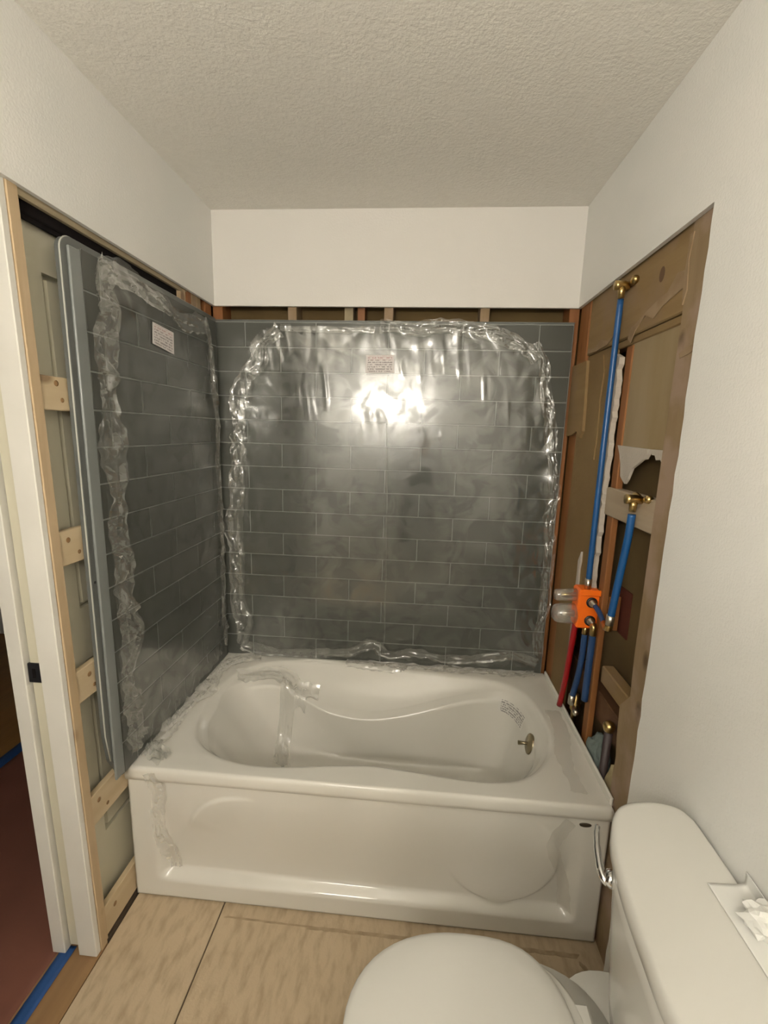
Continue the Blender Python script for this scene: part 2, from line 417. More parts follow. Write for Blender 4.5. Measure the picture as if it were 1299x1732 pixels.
# left brown backing board with torn paper, split line and white broken edge
rb = random.Random(9)
poly = [(-.10, .42), (-.10, 1.86)] + [(-.395, 1.86)] + jag((-.397, 1.85), (-.392, 1.03), 26, .006, rb) + [(-.392, 1.03), (-.33, 1.03), (-.30, 1.10), (-.29, .9), (-.27, .62), (-.26, .42)]
v, f = prism(poly, lambda a, b, t: (t, a, b), 1.522, 1.532)
fix(mesh('backing_board', v, f, M['kraft'], wr))
poly = [(-.012, 1.58), (-.012, 1.86), (-.165, 1.86), (-.185, 1.70), (-.192, 1.60), (-.17, 1.575), (-.13, 1.60), (-.07, 1.585)]
v, f = prism(poly, lambda a, b, t: (t, a, b), 1.511, 1.5215)
fix(mesh('torn_board', v, f, M['blockw'], wr))
poly = [(-.225, 1.50), (-.225, 1.855), (-.30, 1.86), (-.325, 1.80), (-.315, 1.7), (-.325, 1.6), (-.318, 1.5)]
v, f = prism(poly, lambda a, b, t: (t, a, b), 1.5165, 1.5215)
fix(mesh('torn_board', v, f, M['kraft'], wr))
L_ = jag((-.398, 1.845), (-.396, 1.04), 40, .004, rb) + [(-.396, 1.04), (-.424, 1.05)]
Rr = jag((-.424, 1.05), (-.435, 1.845), 44, .007, rb)
v, f = prism(L_ + Rr, lambda a, b, t: (t, a, b), 1.517, 1.5335)
fix(mesh('broken_drywall_edge', v, f, M['gyp'], wr))
poly = jag((-.303, 1.16), (-.293, .58), 16, .004, rb) + [(-.27, .56)] + jag((-.272, .6), (-.283, 1.16), 14, .003, rb)
v, f = prism(poly, lambda a, b, t: (t, a, b), 1.515, 1.522)
fix(mesh('broken_drywall_edge', v, f, M['gyp'], wr))
# right beige board and the torn flap under it
poly = [(-.75, 1.545), (-.75, 1.862), (-.455, 1.862)] + jag((-.452, 1.85), (-.462, 1.56), 12, .006, rb) + [(-.458, 1.555)] + jag((-.47, 1.548), (-.75, 1.545), 14, .004, rb)
v, f = prism(poly, lambda a, b, t: (t, a, b), 1.541, 1.551)
fix(mesh('backing_board', v, f, M['beige'], wr))
scab([(-.455, 1.556), (-.66, 1.55), (-.655, 1.535), (-.645, 1.522), (-.625, 1.518), (-.60, 1.505), (-.57, 1.49), (-.55, 1.455), (-.535, 1.44), (-.52, 1.447), (-.50, 1.46), (-.49, 1.50), (-.475, 1.53)], 1.5395, M['gyp'], 'torn_flap', .004)
scab([(-.664, 1.55), (-.75, 1.55), (-.75, 1.505), (-.738, 1.512), (-.72, 1.525), (-.70, 1.522), (-.69, 1.535), (-.675, 1.535)], 1.5395, M['gyp'], 'torn_flap', .004)
# pale blocking, lower blocking
box('blocking', 1.527, 1.566, -.75, -.432, 1.326, 1.418, M['pale'], wr, .004)
box('blocking', 1.536, 1.574, -.72, -.535, .775, .835, M['blockw'], wr, .004)
box('blocking', 1.565, 1.605, -.74, -.12, .60, .70, M['shadowblock'], wr, .004)
box('bottom_plate', 1.526, 1.612, -.85, 0, 0, .04, M['oldstud'], wr, .003)
box('red_cover', 1.609, 1.6125, -.52, -.40, .92, 1.08, mat('red_stain_board', (.10, .022, .01), .8), wr)
# rear wall (behind the camera) and the wall strip by the doorway
struct(box('wall_rear', -.14, W_ + .1, REAR - .1, REAR, 0, H_, M['wall']))

# left wall: drywall above the pocket, framing, slats
poly = [(REAR, 0), (-1.80, 0), (-1.80, HD + .004), (YB, HD), (YB, H_), (REAR, H_)]
v, f = prism(poly, lambda a, b, t: (t, a, b), 0, XL)
wl = struct(fix(mesh('wall_left', v, f, M['wall'])))
box('header', -.10, -.002, -.95, -.21, 2.078, 2.2, M['header'], wl, .002)
box('header', -.012, .0, -.955, -.25, 2.069, 2.0825, M['header'], wl, .001)
box('door_track', -.062, -.016, -.935, -.22, 2.046, 2.077, M['track'], wl, .003)
box('door_track', -.03, -.022, -.935, -.26, 2.036, 2.047, M['track'], wl)
for y0, y1, mt in ((-.262, -.222, 'pine'), (-.216, -.182, 'redstud'), (-.176, -.145, 'oldstud'), (-.139, -.104, 'oldstud'), (-.066, -.012, 'redstud')):
    box('stud', -.10, -.002, y0, y1, 0, 2.25, M['pinez'] if mt == 'pine' else M[mt], wl, .002)
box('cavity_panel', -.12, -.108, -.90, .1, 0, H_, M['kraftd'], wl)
box('bottom_plate', -.125, .004, -.905, 0, -.02, .012, M['dark'], wl)
SH = -.019
box('stud', -.022, .002, -.928, -.899, .0, 2.108, M['pinez'], wl, .0015, SH)
for z0, z1, rot in ((1.608, 1.69, 0), (1.212, 1.304, .008), (.817, .912, 0), (.418, .515, 0), (.018, .122, 0)):
    bm = bmesh.new(); bm_box(bm, -.02, -.001, -.905, -.2, z0, z1, .002, 0)
    for q in bm.verts: q.co.y += SH * z0 * (1 if q.co.y < -.5 else 0); q.co.z -= rot * (q.co.y + .9)
    sl = from_bm('slat', bm, M['pine'], wl)
    for ky, kz, kr in ((-.862 + .01 * math.sin(z0 * 40), z0 + .066, .0075), (-.838, z0 + .026, .006))[:2 if z0 > .2 else 1]:
        ko = lathe_axis('knot', (-.0012, ky + SH * z0, kz), (1, 0, 0), [(-.001, kr), (.0004, kr), (.0005, kr * .6)], M['pineknot'], sl, 10)
# hall-side skin of the left wall
struct(box('wall_hall', -.155, -.142, -.92, 1.05, 0, H_, M['wall']))
struct(box('trim_hall_rear', -.155, 0, -1.84, -1.80, 0, 2.10, M['jamb']))
struct(box('wall_hall_rear', -.155, -.142, -2.9, -1.84, 0, H_, M['wall']))
struct(box('wall_hall_header', -.155, -.105, -1.84, -.92, 2.10, H_, M['wall']))
# split jambs
def jamb(name, x0, x1, y1):
    bm = bmesh.new(); bm_box(bm, x0, x1, -.947, y1, .002, 2.105, .002, SH)
    return struct(from_bm(name, bm, M['jamb']))
jamb('trim_1', -.058, -.001, -.9285)
jamb('trim_2', -.142, -.101, -.90)
# pocket door slid into the wall
dr = struct(box('door_1', -.094, -.066, -.935, -.21, .022, 2.05, M['doorp'], bev=.002, shear=SH))
# visible front skin: stiles and rails standing proud of the panels
def skin(y0, y1, z0, z1, nm): 
    bm = bmesh.new(); bm_box(bm, -.067, -.040 if nm == 'stile' else -.0403, y0, y1, z0, z1, .0)
    for q in bm.verts:
        if q.co.y < -.6: q.co.y += SH * q.co.z
    from_bm(nm, bm, M['doorp'], dr)
bm = bmesh.new(); bm_box(bm, -.067, -.0600, -.90, -.25, .03, 2.045, 0)
for q in bm.verts:
    if q.co.y < -.6: q.co.y += SH * q.co.z
from_bm('panel_field', bm, M['doorp'], dr)
skin(-.93, -.812, .022, 2.05, 'stile')
skin(-.38, -.21, .022, 2.05, 'stile')
for z0, z1 in ((.022, .31), (.90, 1.06), (1.94, 2.05)): skin(-.812, -.37, z0, z1, 'rail')
for z0, z1 in ((.31, .90), (1.06, 1.94)):
    bm = bmesh.new()
    vs = bm_box(bm, -.067, -.0415, -.80, -.40, z0 + .010, z1 - .010, .0)
    for q in bm.verts:
        if q.co.x > -.05:
            q.co.y += .004 if q.co.y < -.6 else -.004; q.co.z += .004 if q.co.z < (z0 + z1) / 2 else -.004
        if q.co.y < -.6: q.co.y += SH * q.co.z
    from_bm('raised_panel', bm, M['doorp'], dr)
lt = box('latch', -.0985, -.062, -.958 + .0, -.950, .903, .958, M['black'], dr, .002)
box('latch_slot', -.084, -.076, -.9595, -.9575, .918, .943, M['track'], lt)

# hallway seen through the doorway
hf = struct(box('floor_hall', -2.3, -.13, -2.9, 1.05, -.05, -.012, M['hallwood']))
struct(box('wall_hall_far', -2.3, -.13, .95, 1.05, 0, H_, M['wall']))
struct(box('wall_hall_left', -2.35, -2.3, -2.9, 1.05, 0, H_, M['wall']))
dd = empty('hall_door', (-1.2, .60, -.012)); tag(dd, 'dark brown wooden door standing at the end of the hallway', 'door')
box('leaf', -1.76, -.7, .58, .62, -.012, 2.0, M['darkdoor'], dd, .003)
box('raised_panel', -1.6, -.9, .572, .585, .3, .9, M['darkdoor'], dd, .004)
box('raised_panel', -1.6, -.9, .572, .585, 1.05, 1.8, M['darkdoor'], dd, .004)
# floor paper and blue tape
def sheet(name, x0, x1, y0, y1, z, mt, amp, nx=10, ny=24, th=.0012):
    v = []; f = []
    for j in range(ny + 1):
        for i in range(nx + 1):
            x = x0 + (x1 - x0) * i / nx; y = y0 + (y1 - y0) * j / ny
            v.append((x, y, z + amp * (noise.noise(Vector((x * 5, y * 5, 2))) + .3)))
    for j in range(ny):
        for i in range(nx):
            a = j * (nx + 1) + i; f.append((a, a + 1, a + nx + 2, a + nx + 1))
    o = mesh(name, v, f, mt, smooth=True); md = o.modifiers.new('s', 'SOLIDIFY'); md.thickness = th; md.offset = -1
    return o
tag(sheet('floor_paper', -1.0, -.11, -2.6, .9, -.0085, M['redpaper'], .0012, 20, 60), 'dark red protective paper covering the hallway floor beyond the doorway', 'floor paper')
tag(sheet('tape_strip', -.122, -.082, -1.75, -.925, .0015, M['tape'], .0012, 3, 60, .0006), 'blue painter\'s tape strip along the doorway threshold beside the white jamb', 'tape')
tag(sheet('tape_strip', -1.035, -.975, -2.0, .5, -.0055, M['tape'], .0008, 3, 60, .0006), 'blue painter\'s tape strip along the far edge of the red floor paper', 'tape')

# ================================================================== SURROUND PANELS
TW, TH_, G = .3048, .1009, .0046
_tm = {}
def tile_mesh(w, h, axis):
    k = (round(w, 4), round(h, 4), axis)
    if k in _tm: return _tm[k]
    bm = bmesh.new()
    if axis == 'y': bm_box(bm, -w / 2, w / 2, -.0022, .0022, -h / 2, h / 2, .0014)
    else: bm_box(bm, -.0022, .0022, -w / 2, w / 2, -h / 2, h / 2, .0014)
    bmesh.ops.recalc_face_normals(bm, faces=bm.faces)
    me = bpy.data.meshes.new('tile'); bm.to_mesh(me); bm.free(); me.materials.append(M['tile'])
    _tm[k] = me; return me

PZ0, PZ1 = .503, 2.027
ROWS = [.503] + [.605 + TH_ * k for k in range(15)]       # row boundaries
bp_ = empty('surround_panel', (.76, -.012, PZ0))
tag(bp_, 'grey subway-tile shower surround panel across the back wall above the tub', 'shower panel')
box('panel_body', .004, 1.5, -.0195, -.001, PZ0, PZ1, M['grout'], bp_, .002)
box('top_border', .004, 1.5, -.0215, -.019, 2.017 + .003, PZ1, M['panel'], bp_, .0005)
def rows(axis, c0, lo, hi, parent, plane):
    for r in range(len(ROWS) - 1):
        z0, z1 = ROWS[r], ROWS[r + 1]
        if z0 > 2.0: continue
        off = c0 + (0 if r % 2 == 0 else TW / 2)
        k = math.floor((lo - off) / TW)
        x = off + k * TW
        while x < hi:
            a, b = max(x, lo), min(x + TW, hi)
            if b - a > .03:
                me = tile_mesh(b - a - G, z1 - z0 - G, axis)
                p = ((a + b) / 2, plane, (z0 + z1) / 2) if axis == 'y' else (plane, (a + b) / 2, (z0 + z1) / 2)
                link('tile', me, None, parent, p)
            x += TW
rows('y', .1465, .006, 1.498, bp_, -.0195)

sp_ = empty('surround_panel', (.02, -.42, PZ0))
tag(sp_, 'grey subway-tile shower surround panel on the left side wall over the pocket door', 'shower panel')
SY = -.852
def rrect(y0, y1, z0, z1, r, n=8):
    p = []
    p += [(y1, z0), (y1, z1)]
    p += [(y0 + r + r * math.cos(a), z1 - r + r * math.sin(a)) for a in [math.pi / 2 + math.pi / 2 * i / n for i in range(n + 1)]]
    p += [(y0, z0 + .17), (y0 + .012, z0 + .08), (y0 + .05, z0)]
    return p
pol = rrect(SY, -.024, PZ0, 2.030, .035)
v, f = prism(pol, lambda a, b, t: (t, a, b), .003, .020)
fix(mesh('panel_body', v, f, M['panel'], sp_))
tube('edge_trim', [(.0155, b, a) for b, a in [(-.06, 2.031)] + [(p[0], p[1]) for p in pol[2:-1]]], .0022, mat('panel_edge', (.45, .45, .41), .35), sp_, 8)
box('grout_field', .0195, .0206, -.795, -.026, PZ0, 2.012, M['grout'], sp_)
bm = bmesh.new(); bm_box(bm, .0195, .0275, -.836, -.797, PZ0 + .01, 2.008, .003, 0, 2); from_bm('edge_strip', bm, M['strip'], sp_)
sc = lathe_axis('screw_hole', (.0215, -.842, 1.145), (1, 0, 0), [(-.002, .004), (.0, .0042), (.0006, .003)], M['black'], sp_, 10)
rows('x', -.42, -.793, -.028, sp_, .0206)

def quad_uv(name, pts, mt, parent, nx=1, ny=1):
    """pts: bl, br, tr, tl"""
    bl, br, tr, tl = [Vector(p) for p in pts]; v = []; uvs = []
    for j in range(ny + 1):
        for i in range(nx + 1):
            s, t = i / nx, j / ny
            v.append(bl * (1 - s) * (1 - t) + br * s * (1 - t) + tr * s * t + tl * (1 - s) * t); uvs.append((s, t))
    f = [(j * (nx + 1) + i, j * (nx + 1) + i + 1, (j + 1) * (nx + 1) + i + 1, (j + 1) * (nx + 1) + i) for j in range(ny) for i in range(nx)]
    o = mesh(name, v, f, mt, parent)
    ul = o.data.uv_layers.new(name='UVMap')
    for lp in o.data.loops: ul.data[lp.index].uv = uvs[lp.vertex_index]
    md = o.modifiers.new('s', 'SOLIDIFY'); md.thickness = .0008; md.offset = -1
    return o

# ------------------------------------------------------------------ protective film
def film_sheet(name, P, u0, u1, v0, v1, nu, nv, outline, mt, parent, amp, seed, flat=.004):
    """P(u,v,h)->world; outline(u,v) signed distance inside (>0)"""
    V = []; keep = {}; F = []
    for j in range(nv + 1):
        for i in range(nu + 1):
            u = u0 + (u1 - u0) * i / nu; vv = v0 + (v1 - v0) * j / nv
            d = outline(u, vv)
            if d < -.004: continue
            e = math.exp(-max(d, 0) / .06)
            w = amp * e * abs(noise.noise(Vector((u * 14 + seed, vv * 9, seed)))) * 1.8
            # long hanging wrinkles in the upper third
            t = sst(1.45, 1.72, vv) * .0030 * sst(-.02, .22, noise.noise(Vector((u * 5, vv * 5, seed + 8))))
            w += t * max(0, noise.noise(Vector((u * 42 + vv * 5, vv * 4.5, seed + 4)))) ** 1.5 * 2
            keep[(i, j)] = len(V); V.append(P(u, vv, flat + w))
    for j in range(nv):
        for i in range(nu):
            q = [(i, j), (i + 1, j), (i + 1, j + 1), (i, j + 1)]
            if all(k in keep for k in q): F.append(tuple(keep[k] for k in q))
    return mesh(name, V, F, mt, parent, True)

def crumple(name, P, path, width, mt, parent, seed, step=.007, nw=10, hmax=.030, hbase=.005, curl=.010):
    """bunched strip of film following a path in (u,v); P(u,v,h)->world"""
    rnd = random.Random(seed)
    pts = catmull([(a, b, 0) for a, b in path], 12)
    # resample
    out = [pts[0]]; acc = 0
    for p, q in zip(pts, pts[1:]):
        d = (q - p).length; k = 0
        while acc + d - k * step >= step:
            k += 1; out.append(p.lerp(q, min(1, (k * step - acc) / d)))
        acc = acc + d - k * step
    V = []; F = []; n = len(out)
    for i, p in enumerate(out):
        t = (out[min(i + 2, n - 1)] - out[max(i - 2, 0)]).normalized(); nr = Vector((-t.y, t.x, 0))
        s = i * step
        wd = width * (.75 + .55 * noise.noise(Vector((s * 7, seed, 1))) + .25 * noise.noise(Vector((s * 30, seed, 5))))
        cx = .3 * width * noise.noise(Vector((s * 6, seed, 9)))
        for k in range(nw + 1):
            a = k / nw - .5
            jit = 0.0 if k in (0, nw) else rnd.uniform(-.2, .2) / nw
            off = (a + jit) * wd + cx
            ridge = abs(noise.noise(Vector((s * 11, a * 5.5 + s * 4, seed)))) * 1.1 + .5 * abs(noise.noise(Vector((s * 24 + a * 6, a * 4, seed + 3))))
            h = hbase + hmax * (ridge * (1 - (2 * a) ** 4 * .7)) + curl * (2 * a) ** 8 + rnd.uniform(0, .0006)
            q = p + nr * off + t * rnd.uniform(-.3, .3) * step
            V.append(P(q.x, q.y, h))
    for i in range(n - 1):
        for k in range(nw):
            a = i * (nw + 1) + k; b = a + nw + 1
            if (i + k) % 2: F += [(a, a + 1, b + 1), (a, b + 1, b)]
            else: F += [(a, a + 1, b), (a + 1, b + 1, b)]
    return mesh(name, V, F, mt, parent, True)

PB = lambda u, v, h: (u, -.0225 - h, v)
PS = lambda u, v, h: (.0232 + h, u, v)
def poly_sd(poly):
    def sd(u, v):
        best = 1e9; inside = False; n = len(poly)
        for i in range(n):
            x1, y1 = poly[i]; x2, y2 = poly[(i + 1) % n]
            dx, dy = x2 - x1, y2 - y1
            t = max(0, min(1, ((u - x1) * dx + (v - y1) * dy) / (dx * dx + dy * dy)))
            best = min(best, math.hypot(u - x1 - t * dx, v - y1 - t * dy))
            if (y1 > v) != (y2 > v) and u < (x2 - x1) * (v - y1) / (y2 - y1) + x1: inside = not inside
        return best if inside else -best
    return sd
ob = [(p.x, p.y) for p in catmull([(.10, .56, 0), (.07, .85, 0), (.075, 1.11, 0), (.085, 1.4, 0), (.11, 1.60, 0), (.14, 1.80, 0), (.22, 1.985, 0), (.5, 2.0, 0), (.76, 2.0, 0), (1.0, 2.0, 0), (1.2, 1.975, 0), (1.35, 1.90, 0), (1.42, 1.76, 0), (1.455, 1.55, 0), (1.478, 1.30, 0), (1.485, 1.05, 0), (1.482, .8, 0), (1.478, .56, 0), (1.2, .53, 0), (.8, .53, 0), (.4, .535, 0)], 4, True)]
fb = empty('protective_film', (.76, -.025, .53))
tag(fb, 'clear protective plastic film with crumpled edges covering the back tile panel', 'plastic film')
film_sheet('film_sheet', PB, .04, 1.5, .52, 2.01, 240, 180, poly_sd(ob), M['film'], fb, .012, 2)
crumple('crumpled_edge', PB, [(.30, 1.985), (.225, 1.93), (.21, 1.86), (.15, 1.80), (.125, 1.70), (.115, 1.58), (.10, 1.40), (.09, 1.2), (.082, 1.0), (.09, .8), (.11, .66), (.10, .56)], .10, M['crumple'], fb, 11)
crumple('crumpled_edge', PB, [(.72, 2.0), (.85, 1.99), (.97, 2.0), (1.08, 1.995), (1.2, 1.97), (1.30, 1.93), (1.36, 1.87)], .075, M['crumple'], fb, 17)
crumple('crumpled_edge', PB, [(1.34, 1.94), (1.38, 1.86), (1.405, 1.75), (1.43, 1.65), (1.45, 1.52), (1.468, 1.38), (1.475, 1.2), (1.478, 1.0), (1.478, .8), (1.472, .6)], .065, M['crumple'], fb, 23)
crumple('crumpled_edge', PB, [(.09, .56), (.25, .535), (.45, .54), (.62, .56), (.72, .60), (.80, .565), (.93, .575), (1.05, .555), (1.2, .565), (1.36, .59), (1.475, .56)], .06, M['crumple'], fb, 29, hmax=.016)
crumple('crumpled_edge', PB, [(.30, 1.995), (.42, 1.99), (.56, 1.985), (.70, 1.99)], .035, M['crumple'], fb, 31, hmax=.012)
st = quad_uv('sticker', [(.664, -.0315, 1.818), (.784, -.0315, 1.820), (.783, -.0315, 1.892), (.664, -.0315, 1.890)], M['sticker'], fb)
st['label'] = 'pale pink printed label'
# film seam down the middle
crumple('film_seam', PB, [(.757, 1.70), (.764, 1.5), (.768, 1.3), (.773, 1.0), (.776, .72), (.775, .6)], .010, M['crumple'], fb, 37, nw=3, hmax=.004, hbase=.004)

os_ = [(p.x, p.y) for p in catmull([(-.77, .56, 0), (-.79, .75, 0), (-.775, 1.0, 0), (-.775, 1.3, 0), (-.77, 1.6, 0), (-.75, 1.8, 0), (-.735, 1.98, 0), (-.66, 2.0, 0), (-.5, 1.995, 0), (-.33, 1.985, 0), (-.13, 1.985, 0), (-.08, 1.85, 0), (-.05, 1.6, 0), (-.05, 1.1, 0), (-.05, .6, 0), (-.3, .535, 0), (-.55, .53, 0)], 4, True)]
fs = empty('protective_film', (.026, -.42, .53))
tag(fs, 'clear protective plastic film with crumpled edges covering the left side tile panel', 'plastic film')
film_sheet('film_sheet', PS, -.82, -.03, .52, 2.01, 130, 180, poly_sd(os_), M['film'], fs, .012, 5)
crumple('crumpled_edge', PS, [(-.70, 2.0), (-.735, 1.95), (-.725, 1.88), (-.745, 1.78), (-.75, 1.65), (-.752, 1.5), (-.75, 1.35), (-.745, 1.2), (-.745, 1.05), (-.755, .9), (-.765, .78), (-.745, .66), (-.715, .57)], .115, M['crumple'], fs, 41, hmax=.042)
crumple('crumpled_edge', PS, [(-.74, 1.985), (-.66, 1.995), (-.52, 1.985), (-.40, 1.965), (-.32, 1.955), (-.22, 1.965), (-.13, 1.975)], .085, M['crumple'], fs, 43, hmax=.016)
crumple('crumpled_edge', PS, [(-.16, 1.99), (-.125, 1.90), (-.11, 1.80), (-.095, 1.65), (-.09, 1.45), (-.09, 1.2), (-.09, .95), (-.09, .7), (-.09, .58)], .05, M['crumple'], fs, 47)
st = quad_uv('sticker', [(.0325, -.514, 1.838), (.0325, -.388, 1.824), (.0325, -.384, 1.897), (.0325, -.507, 1.905)], M['sticker'], fs)
st['label'] = 'pale pink printed label'

# ================================================================== BATHTUB
DZ = .5
A = [(.100, -.40), (.112, -.50), (.150, -.585), (.206, -.647), (.30, -.693), (.42, -.710), (.54, -.700), (.655, -.682), (.77, -.669), (.888, -.675), (1.0, -.687), (1.11, -.696), (1.19, -.694), (1.27, -.673), (1.334, -.625), (1.393, -.535), (1.418, -.422), (1.410, -.30), (1.385, -.20), (1.33, -.135), (1.22, -.095), (1.076, -.085), (.918, -.072), (.754, -.058), (.60, -.048), (.45, -.044), (.332, -.052), (.229, -.086), (.148, -.165), (.108, -.29)]
NA = len(A); CEN = Vector((.76, -.39, 0))
def inward(p, d):
    # push towards the tub's long axis
    x, y = p; cx = min(max(x, .45), 1.1); q = Vector((cx - x, -.39 - y, 0)); q.normalize()
    return (x + q.x * d, y + q.y * d)
Bz = {19: (1.315, -.15, .478), 20: (1.19, -.125, .455), 21: (1.03, -.135, .415), 22: (.87, -.15, .37), 23: (.711, -.163, .35), 24: (.55, -.163, .37), 25: (.407, -.14, .42), 26: (.328, -.142, .46), 27: (.235, -.165, .478), 28: (.16, -.225, .483), 29: (.122, -.31, .484)}
B = []
for i, p in enumerate(A):
    if i in Bz: B.append(Bz[i])
    else:
        q = inward(p, .034 if i < 3 else .02); B.append((q[0], q[1], .472))
Cc = []
for i, p in enumerate(B):
    g = i in range(20, 28)
    q = inward((p[0], p[1]), .040 if g else .022); Cc.append((q[0], q[1], p[2] - (.020 if g else .03)))
D = []
for i, p in enumerate(A):
    x, y = p
    fx = (x - .76) / .66; fy = (y + .385) / .33
    D.append((.86 + fx * (.45 if x < .76 else .42), -.385 + max(-1, min(1, fy)) * .175, .15))
E_ = [(.86 + (x - .86) * .8, -.385 + (y + .385) * .75, .125) for x, y, z in D]
K = 6
cA = [p for p in catmull([(a, b, DZ) for a, b in A], K, True)]
def off(ring, d, z): return [Vector((*inward((p.x, p.y), d), z)) for p in ring]
rA0 = off(cA, -.012, DZ); rA1 = off(cA, -.003, DZ - .0025); rA2 = off(cA, .003, DZ - .009)
cB = catmull(B, K, True); cC = catmull(Cc, K, True); cD = catmull(D, K, True); cE = catmull(E_, K, True)
rings = []
# outer rectangle on the deck
X0, X1, Y0, Y1 = .0, W_ - .004, -.767, -.003
def rect_ring(z, g=0.0):
    x0, x1, y0, y1 = X0 + g, X1 - g, Y0 + g, Y1 - g
    out = []
    for p in cA:
        d = p - CEN; d.z = 0
        t = 1e9
        if d.x > 1e-9: t = min(t, (x1 - CEN.x) / d.x)
        if d.x < -1e-9: t = min(t, (x0 - CEN.x) / d.x)
        if d.y > 1e-9: t = min(t, (y1 - CEN.y) / d.y)
        if d.y < -1e-9: t = min(t, (y0 - CEN.y) / d.y)
        out.append(Vector((CEN.x + d.x * t, CEN.y + d.y * t, z)))
    for cx in (x0, x1):
        for cy in (y0, y1):
            k = min(range(len(out)), key=lambda i: (out[i] - Vector((cx, cy, z))).length)
            out[k] = Vector((cx, cy, z))
    return out
rings.append(rect_ring(.452, .010)); rings.append(rect_ring(.456, .001)); rings.append(rect_ring(.468, 0.0)); rings.append(rect_ring(.488, 0.0)); rings.append(rect_ring(.496, .003)); rings.append(rect_ring(.5002, .008)); rings.append(rect_ring(.5005, .011)); rings.append(rect_ring(.5005, .014))
q = rect_ring(.5005, .03); rings.append(q)
rings.append([a.lerp(b, .5) for a, b in zip(q, rA0)])
rings.append([a.lerp(b, .9) for a, b in zip(q, rA0)])
rings += [rA0, rA1, rA2]
rings.append([a.lerp(b, .5) + Vector((0, 0, -.004)) for a, b in zip(rA2, cB)])
rings.append(cB)
rings.append([a.lerp(b, .15) for a, b in zip(cB, cC)])
rings.append([a.lerp(b, .5) + Vector((0, 0, .001)) for a, b in zip(cB, cC)])
rings.append([a.lerp(b, .85) for a, b in zip(cB, cC)])
rings.append(cC)
for t in (.04, .12, .3, .5, .7, .85):
    e = [a.lerp(b, t ** .9) for a, b in zip(cC, cD)]
    for p, a, b in zip(e, cC, cD): p.z = a.z + (b.z - a.z) * (1 - (1 - t) ** 1.6)
    rings.append(e)
rings.append(cD)
rings.append([a.lerp(b, .5) + Vector((0, 0, -.006)) for a, b in zip(cD, cE)])
rings.append(cE)
tub = empty('bathtub', (.76, -.385, 0))
tag(tub, 'white alcove bathtub with sculpted armrests and embossed front apron', 'bathtub')
v, f = loft(rings)
shell = mesh('basin', v, f, M['tub'], tub, True); fix(shell)
shell.data.polygons.foreach_set('use_smooth', [True] * len(shell.data.polygons))
bvh = BVHTree.FromPolygons([Vector(p) for p in v], f)

# apron with embossed panel
def apron_y(x, z):
    # recess inside a rounded frame, deep at the bottom ledge and fading out towards the top
    inx = sst(.075, .125, x) * (1 - sst(1.405, 1.455, x))
    inz = sst(.066, .100, z)
    fade = 1 - sst(.10, .44, z) * .92
    rec = .034 * inx * inz * fade
    # raised swoosh: lower-right round, upper-left round
    def disc(cx, cz, rx, rz): return math.hypot((x - cx) / rx, (z - cz) / rz)
    r1 = disc(1.21, .27, .178, .183); a1 = math.atan2(z - .27, x - 1.21)
    w1 = sst(-3.0, -1.5, a1) * (1 - sst(.2, 1.1, a1)) if a1 < 1.2 else 0
    r2 = disc(.37, .235, .185, .18); a2 = math.atan2(z - .235, x - .37)
    w2 = sst(1.2, 1.75, a2) * (1 - sst(2.6, 3.05, a2)) if a2 > 0 else 0
    b = 0
    b += .010 * w1 * (1 - sst(.955, 1.01, r1)) * sst(.2, .95, r1)
    b += .007 * w2 * (1 - sst(.955, 1.01, r2)) * sst(.2, .95, r2)
    return rec - b
nx, nz = 260, 100
V = []; F = []
for j in range(nz + 1):
    for i in range(nx + 1):
        x = .004 + (W_ - .012) * i / nx; z = .006 + .450 * j / nz
        V.append((x, Y0 + .009 + apron_y(x, z), z))
for j in range(nz):
    for i in range(nx):
        a = j * (nx + 1) + i; F.append((a, a + 1, a + nx + 2, a + nx + 1))
ap = mesh('apron', V, F, M['tub'], tub, True)
md = ap.modifiers.new('s', 'SOLIDIFY'); md.thickness = .012; md.offset = -1
# side skirts and tiling flange
box('flange', 1.512, 1.5225, -.75, -.025, .49, .522, M['tub'], tub, .004)
box('side_skirt', .006, .012, -.755, -.004, .01, .49, M['tub'], tub)
box('side_skirt', 1.506, 1.513, -.755, -.004, .01, .49, M['tub'], tub)
# overflow plate with lever
def on_wall(x, y, z, d, o=.001):
    h = bvh.ray_cast(Vector((x, y, z)), Vector(d))
    return (h[0], h[1]) if h[0] else (Vector((x, y, z)), -Vector(d))
hp, hn = on_wall(1.1, -.392, .415, (1, 0, 0))
if hn.x > 0: hn = -hn
ov = lathe_axis('overflow_plate', hp, hn, [(-.004, .037), (.003, .038), (.006, .033), (.007, .012), (.010, .010)], M['nickel'], tub, 24)
tube('overflow_lever', [hp + hn * .006, hp + hn * .022 + Vector((0, .004, -.006)), hp + hn * .042 + Vector((0, .012, -.016))], [.006, .006, .008], M['nickel'], ov, 10)
# oval emblem plate on the apron
lathe_axis('emblem', (1.446, Y0 + .010 + apron_y(1.446, .43), .43), (0, -1, 0), [(-.002, .018), (.002, .018), (.003, .015)], mat('emblem_bronze', (.09, .075, .055), .35, .6), tub, 20)
# make it an oval
em = bpy.data.objects['emblem']
for q in em.data.vertices: q.co.z = (q.co.z + WL['emblem'].z - .43) * .42 + .43 - WL['emblem'].z
